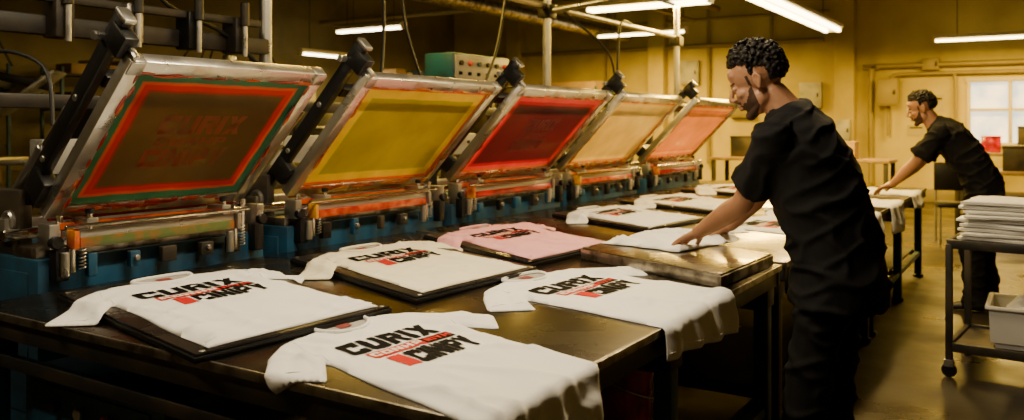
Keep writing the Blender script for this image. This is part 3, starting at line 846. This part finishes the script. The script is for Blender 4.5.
def cart(x, y, w, l, rot):
    E = empty('utility_cart'); b = B(); zt = .74
    for sx in (-1, 1):
        for sy in (-1, 1):
            px, py = sx*w/2, sy*l/2
            b.box((px, py, (zt+.08)/2), (.035, .035, zt-.08), m_dark, bev=.004)
            b.cyl((px-.012, py, .04), (px+.012, py, .04), .04, m_black); b.box((px, py, .08), (.04, .05, .04), m_steel)
    for z in (zt, .17):
        b.box((0, 0, z), (w, l, .02), m_dark)
        for s in (-1, 1):
            b.bar((s*w/2, -l/2, z), (s*w/2, l/2, z), .03, .05, m_dark); b.bar((-w/2, s*l/2, z), (w/2, s*l/2, z), .03, .05, m_dark)
    b.make('frame', E); E.location = (x, y, 0); E.rotation_euler = (0, 0, rot)
CX, CY = 5.47, -.05
cart(CX, CY, .55, .95, -.10)
def folded(x, y, z, w, l, n, rot):
    bm = bmesh.new()
    for k in range(n):
        h = random.uniform(.023, .029)
        ww = w*random.uniform(.95, 1.03); ll = l*random.uniform(.94, 1.04); ox = random.uniform(-.012, .012); oy = random.uniform(-.014, .014); rz = random.uniform(-.05, .05)
        t = bmesh.new(); bmesh.ops.create_cube(t, size=1); bmesh.ops.subdivide_edges(t, edges=t.edges[:], cuts=15, use_grid_fill=True)
        for v in t.verts:
            c = v.co.copy(); ex = abs(c.x)*2; ey = abs(c.y)*2
            f = lambda q: math.sqrt(max(0, 1-((q-.90)/.10)**2)) if q > .90 else 1
            sq = f(ex)*f(ey)
            px = c.x*ww; py = c.y*ll
            nz = noise.noise(V((px*5, py*5, k*3.7)))*.012 + noise.noise(V((px*16, py*16, k)))*.005
            groove = 1-.16*(abs(c.z) < .07)*(max(ex, ey) > .97)
            v.co = V(((px+nz*.9)*groove**.5, (py+nz*1.2)*groove**.5, c.z*h*1.02*(.45+.55*sq)+nz*.45))
        t.transform(Matrix.Translation((x+ox, y+oy, z+h/2+.004)) @ Matrix.Rotation(rot+rz, 4, 'Z'))
        me = bpy.data.meshes.new('t'); t.to_mesh(me); t.free(); bm.from_mesh(me); bpy.data.meshes.remove(me)
        z += h
    me = bpy.data.meshes.new('folded'); bm.to_mesh(me); bm.free(); me.materials.append(m_white)
    for p in me.polygons: p.use_smooth = True
    o = bpy.data.objects.new('folded_t_shirt_stack', me); COL.objects.link(o)
folded(CX-.02, CY+.22, .756, .42, .42, 9, -.12)
folded(CX-.02, CY-.24, .756, .42, .40, 8, -.05)
b = B(); t = bmesh.new()
bmesh.ops.create_cube(t, size=1)
for v in t.verts:
    k = .9 if v.co.z < 0 else 1
    v.co = V((CX+v.co.x*.42*k, CY+v.co.y*.62*k, .185+(v.co.z+.5)*.22))
t.normal_update(); top = [f for f in t.faces if f.normal.z > .5]
bmesh.ops.inset_region(t, faces=top, thickness=.012)
for f in top:
    for v in f.verts: v.co.z -= .19
b.add(t, m_plastic)
for k in (-1, 1): b.bar((CX+k*.215, CY-.32, .405), (CX+k*.215, CY+.32, .405), .025, .018, m_plastic)
for k in (-1, 1): b.bar((CX-.22, CY+k*.315, .405), (CX+.22, CY+k*.315, .405), .025, .018, m_plastic)
b.make('plastic_tub')
crumple((CX, CY), .33, .50, .34, 9, 0, .10)

# ------------------------------------------------------------------ people
def finalize(bm, name, mat, vox, it, parent, MW=None, disp=0., dscale=.1):
    me = bpy.data.meshes.new(name); bm.to_mesh(me); bm.free()
    o = bpy.data.objects.new(name, me); COL.objects.link(o)
    r = o.modifiers.new('r', 'REMESH'); r.mode = 'VOXEL'; r.voxel_size = vox; r.use_smooth_shade = True
    if it:
        s = o.modifiers.new('s', 'SMOOTH'); s.factor = .5; s.iterations = it
    dg = bpy.context.evaluated_depsgraph_get()
    m2 = bpy.data.meshes.new_from_object(o.evaluated_get(dg))
    bpy.data.objects.remove(o)
    if disp:
        nn = [v.normal.copy() for v in m2.vertices]
        for v, q in zip(m2.vertices, nn):
            c = v.co
            r = 1-abs(noise.noise(V((c.x*6+c.z*3, c.y*6-c.x*2, c.z*9))))*4.5
            r2 = 1-abs(noise.noise(V((c.x*5-c.z*7+5, c.y*5+c.z*4, c.z*4+3))))*4.5
            v.co = c+q*disp*(max(0, r)**1.3+.8*max(0, r2)**1.3+.5*noise.noise(c*5))
    m2.materials.clear(); m2.materials.append(mat)
    for p in m2.polygons: p.use_smooth = True; p.material_index = 0
    o = bpy.data.objects.new(name, m2); COL.objects.link(o); o.parent = parent
    if MW is not None: o.matrix_local = MW
    return o

def hand_bm(mir, curl):
    bm = bmesh.new(); Z = V((0, 0, 1))
    R = [(-.03, .029, .023), (0, .028, .021), (.03, .038, .019), (.06, .043, .017), (.088, .042, .013)]
    ring_loft(bm, [(V((0, y, 0)), V((1, 0, 0))*a, Z*c) for y, a, c in R], 16)
    for bx, L, sp in ((.032, .078, .16), (.011, .087, .04), (-.011, .081, -.08), (-.032, .064, -.20)):
        p = V((bx*mir, .080, 0)); a = -.10; r = .0100
        for k, f in enumerate((.46, .30, .24)):
            a -= curl*(1.0+.3*k)*(.9 if k else .5)
            d = V((math.sin(sp)*mir, math.cos(a)*math.cos(sp), math.sin(a)))
            q = p+d*L*f*1.15; cap(bm, p, r, q, r*.92, 10); p = q; r *= .92
    pts = [V((.022*mir, .018, -.004)), V((.054*mir, .050, -.012)), V((.072*mir, .078, -.018)), V((.080*mir, .102, -.026))]
    for a, c, r in zip(pts[:-1], pts[1:], (.016, .0125, .0108)): cap(bm, a, r, c, r*.9, 10)
    return bm

def head(parent, MW, seed, beard=True, curly=1.):
    bm = bmesh.new()
    sphere(bm, (0, -.012, .036), 1, (.074, .094, .084), 3)
    sphere(bm, (0, .026, -.030), 1, (.058, .058, .076), 3)
    sphere(bm, (0, .064, -.096), 1, (.024, .020, .018))
    sphere(bm, (0, .058, .050), 1, (.052, .028, .036))
    sphere(bm, (0, .076, .023), 1, (.042, .012, .008))
    for s in (-1, 1):
        sphere(bm, (s*.034, .054, -.020), 1, (.024, .027, .020)); sphere(bm, (s*.048, .004, -.055), 1, (.016, .034, .028))
        cap(bm, (s*.048, .008, -.070), .014, (s*.018, .064, -.098), .013)
        cap(bm, (s*.078, -.018, .022), .006, (s*.082, -.026, .004), .006); cap(bm, (s*.082, -.026, .004), .006, (s*.077, -.012, -.024), .007)
        cap(bm, (s*.078, -.018, .022), .006, (s*.075, -.003, .016), .005); sphere(bm, (s*.074, -.010, -.002), 1, (.007, .014, .022))
        sphere(bm, (s*.0105, .095, -.028), 1, (.0075, .010, .007))
        sphere(bm, (s*.030, .073, .005), 1, (.016, .011, .010))
    cap(bm, (0, .080, .018), .0075, (0, .106, -.021), .0090)
    cap(bm, (0, .104, -.022), .009, (0, .088, -.032), .009)
    sphere(bm, (0, .084, -.0515), 1, (.021, .011, .0055)); sphere(bm, (0, .082, -.063), 1, (.019, .012, .0065)); sphere(bm, (0, .070, -.042), 1, (.026, .014, .012))
    cap(bm, (0, -.025, -.05), .053, (0, -.055, -.155), .057)
    o = finalize(bm, 'head', m_skin, .0034, 3, parent, MW)
    o.data.materials.append(m_beard)
    for p in o.data.polygons:
        x, y, z = p.center
        nn = noise.noise(p.center*90)*.006
        line = -.053 + max(0, .055-y)*1.25+nn
        under = -.112+max(0, .05-y)*.9
        low = z < line and z > under and y > .014
        mouth = abs(x) < .018 and y > .078 and -.067 < z < -.047
        must = -.048 < z < -.038 and y > .070 and abs(x) < .028
        side = abs(x) > .058 and -.02 < z < .03 and .012 < y < .022
        brow = .021 < z < .028 and y > .064 and .012 < abs(x) < .042
        if (low and not mouth) or must or side or brow: p.material_index = 1
    b = B()
    for s in (-1, 1):
        b.sph((s*.030, .0775, .003), .0085, m_eye, (1.3, .6, .6)); b.sph((s*.030, .0825, .002), .004, m_iris, (1, .5, 1))
    b.make('eyes', parent).matrix_local = MW
    rnd = random.Random(seed); bm = bmesh.new()
    N = 3000
    def margin(d):
        if d.y > .15: return max(d.z-(.47+.25*(d.y-.5)), -1)
        if d.y > -.42:
            return d.z-.10 if d.y < .02 else d.z-max(-.12, .10-(d.y-.02)*4)
        return d.z+.62
    for k in range(N):
        z = 1-2*(k+.5)/N; a = k*2.39996; r = math.sqrt(1-z*z); d = V((r*math.cos(a), r*math.sin(a), z))
        mg = margin(d)+noise.noise(d*7)*.05
        if mg < 0: continue
        f = min(1, mg/.35)
        p = V((d.x*.073, -.013+d.y*.094, .036+d.z*.083))
        if rnd.random() < .6: sphere(bm, p, .005+.003*f, sub=1)
        thick = (.003+f*(.008+.016*max(0, d.z)))*curly
        q = p+d*rnd.uniform(.2, 1)*thick+V((rnd.uniform(-1, 1), rnd.uniform(-1, 1), rnd.uniform(-1, 1)))*.004
        sphere(bm, q, rnd.uniform(.0045, .0075)*(.7+.3*f), sub=1)
    finalize(bm, 'hair', m_hair, .0030, 0, parent, MW)

def man(base, sc, J, seed, beard=True, headrot=(-.42, 0, .1), name='man'):
    E = empty(name); E.location = (base[0], base[1], 0); E.scale = (sc, sc, sc)
    Xv = V((1, 0, 0)); Yv = V((0, 1, 0)); Z = V((0, 0, 1))
    bm = bmesh.new()
    rings = []
    for y, z, a, d, tilt in J['torso']:
        w = V((0, math.cos(tilt), -math.sin(tilt)))
        rings.append((V((J.get('tx', 0), y, z)), Xv*a, w*d))
    ring_loft(bm, rings, 28)
    for s, k in ((-1, 'L'), (1, 'R')):
        sh, el = V(J['sh'+k]), V(J['el'+k])
        sphere(bm, sh, .080, (1.0, .95, .90)); mid = sh.lerp(el, .74)
        cap(bm, sh, .076, sh.lerp(el, .4), .068)
        u, w = perp(el-sh); ring_loft(bm, [(sh, u*.07, w*.07), (mid, u*.072, w*.078), (mid+(el-sh).normalized()*.004, u*.068, w*.074)], 20)
        cap(bm, sh, .066, V((s*.05, J['neck'][1]-.02, J['neck'][2]-.02)), .052)
    finalize(bm, 'tshirt', m_tee, .0085, 4, E, disp=.012)
    bm = bmesh.new()
    hp = J['hip']
    ring_loft(bm, [(V((0, hp[1], hp[2]+.10)), Xv*.155, Yv*.115), (V((0, hp[1], hp[2])), Xv*.172, Yv*.128), (V((0, hp[1]+.01, hp[2]-.10)), Xv*.165, Yv*.12)], 24)
    for s, k in ((-1, 'L'), (1, 'R')):
        h = V((s*.088, hp[1], hp[2]-.03)); kn = V(J['kn'+k]); an = V(J['an'+k])
        cap(bm, h, .105, kn, .080); cap(bm, kn, .080, V((an.x, an.y, .075)), .066)
        sphere(bm, (h.x, hp[1]-.055, hp[2]-.04), .085)
        ring_loft(bm, [(V((an.x, an.y, .16)), Xv*.066, Yv*.070), (V((an.x, an.y, .035)), Xv*.072, Yv*.080)], 18)
    finalize(bm, 'trousers', m_pants, .0095, 3, E, disp=.013)
    bm = bmesh.new()
    for k in 'LR':
        an = V(J['an'+k])
        ring_loft(bm, [(V((an.x, an.y-.07, .045)), Xv*.035, Z*.04), (V((an.x, an.y, .05)), Xv*.042, Z*.048), (V((an.x, an.y+.09, .036)), Xv*.046, Z*.034), (V((an.x, an.y+.16, .026)), Xv*.040, Z*.024), (V((an.x, an.y+.19, .022)), Xv*.022, Z*.016)], 16)
    finalize(bm, 'shoes', m_shoe, .007, 3, E)
    bm = bmesh.new()
    for k in 'LR':
        sh, el, wr = V(J['sh'+k]), V(J['el'+k]), V(J['wr'+k])
        cap(bm, sh.lerp(el, .3), .054, el, .043)
        fm = el.lerp(wr, .28); cap(bm, el, .043, fm, .047); cap(bm, fm, .047, wr, .029)
    finalize(bm, 'arms', m_skin, .006, 5, E)
    bm = bmesh.new(); nk = V(J['neck']); hd = V(J['head'])
    cap(bm, nk-V((0, .02, .05)), .066, nk+(hd-nk)*.45, .056)
    finalize(bm, 'neck', m_skin, .006, 4, E)
    for k, mir in (('L', 1), ('R', -1)):
        wr = V(J['wr'+k]); f = (V(J['fi'+k])-wr).normalized()
        z = (Z - f*Z.dot(f)).normalized(); x = f.cross(z)
        mt = Matrix(((x.x, f.x, z.x, wr.x), (x.y, f.y, z.y, wr.y), (x.z, f.z, z.z, wr.z), (0, 0, 0, 1)))
        finalize(hand_bm(mir, .20), 'hand', m_skin, .0034, 2, E, mt)
    mt = Matrix.Translation(hd) @ Euler(headrot).to_matrix().to_4x4() @ Matrix.Scale(J.get('hs', 1.), 4)
    head(E, mt, seed, beard, J.get('curly', 1.))
    return E

J1 = dict(
    torso=[(-.085, .76, .215, .170, 0), (-.085, .78, .220, .175, 0), (-.090, .90, .215, .172, 0), (-.060, 1.04, .205, .165, .1), (-.01, 1.18, .212, .168, .2), (.035, 1.32, .225, .165, .3), (.07, 1.41, .205, .135, .4), (.10, 1.475, .135, .10, .5), (.12, 1.515, .076, .074, .5)],
    shL=(-.205, .105, 1.40), elL=(-.085, .26, 1.14), wrL=(.095, .51, .985), fiL=(.155, .65, .915),
    shR=(.205, .10, 1.40), elR=(.30, .29, 1.16), wrR=(.44, .475, .985), fiR=(.52, .59, .915),
    hip=(0, -.07, .90), knL=(-.115, .0, .50), knR=(.065, -.05, .50), anL=(-.145, .03, .08), anR=(.055, -.06, .08),
    neck=(0, .105, 1.49), head=(-.005, .225, 1.622), hs=1.17, curly=1.3)
man((3.28, .73), .965, J1, 5, headrot=(-.42, 0, .12))
J2 = dict(
    torso=[(-.12, .78, .185, .135, 0), (-.12, .80, .190, .138, 0), (-.12, .92, .185, .138, .1), (-.07, 1.06, .172, .13, .3), (.01, 1.18, .182, .135, .5), (.09, 1.30, .20, .138, .6), (.15, 1.37, .185, .12, .7), (.20, 1.42, .12, .09, .8), (.235, 1.455, .07, .065, .8)],
    shL=(-.19, .18, 1.36), elL=(-.17, .36, 1.12), wrL=(-.12, .52, .955), fiL=(-.08, .66, .900),
    shR=(.19, .17, 1.36), elR=(.24, .36, 1.12), wrR=(.22, .54, .955), fiR=(.20, .68, .900),
    hip=(0, -.12, .90), knL=(-.09, -.04, .50), knR=(.11, -.10, .50), anL=(-.09, -.05, .08), anR=(.14, -.14, .08),
    neck=(0, .23, 1.43), head=(-.0, .325, 1.555), hs=1.08, curly=.9)
man((7.28, .50), .98, J2, 9, headrot=(-.32, 0, .1))

# ------------------------------------------------------------------ world + camera
wd = bpy.data.worlds.new('w'); bpy.context.scene.world = wd; wd.use_nodes = True
wd.node_tree.nodes['Background'].inputs[0].default_value = (1., .68, .32, 1); wd.node_tree.nodes['Background'].inputs[1].default_value = .05
cd = bpy.data.cameras.new('camera'); cd.sensor_width = 36; cd.lens = 36*840/1024; cd.shift_y = -85/1024
cd.dof.use_dof = True; cd.dof.focus_distance = 2.9; cd.dof.aperture_fstop = 3.2; cd.clip_start = .05
co = bpy.data.objects.new('camera', cd); COL.objects.link(co)
co.location = (0, 0, 1.4); co.rotation_euler = (math.pi/2, 0, -math.radians(57.6))
bpy.context.scene.camera = co
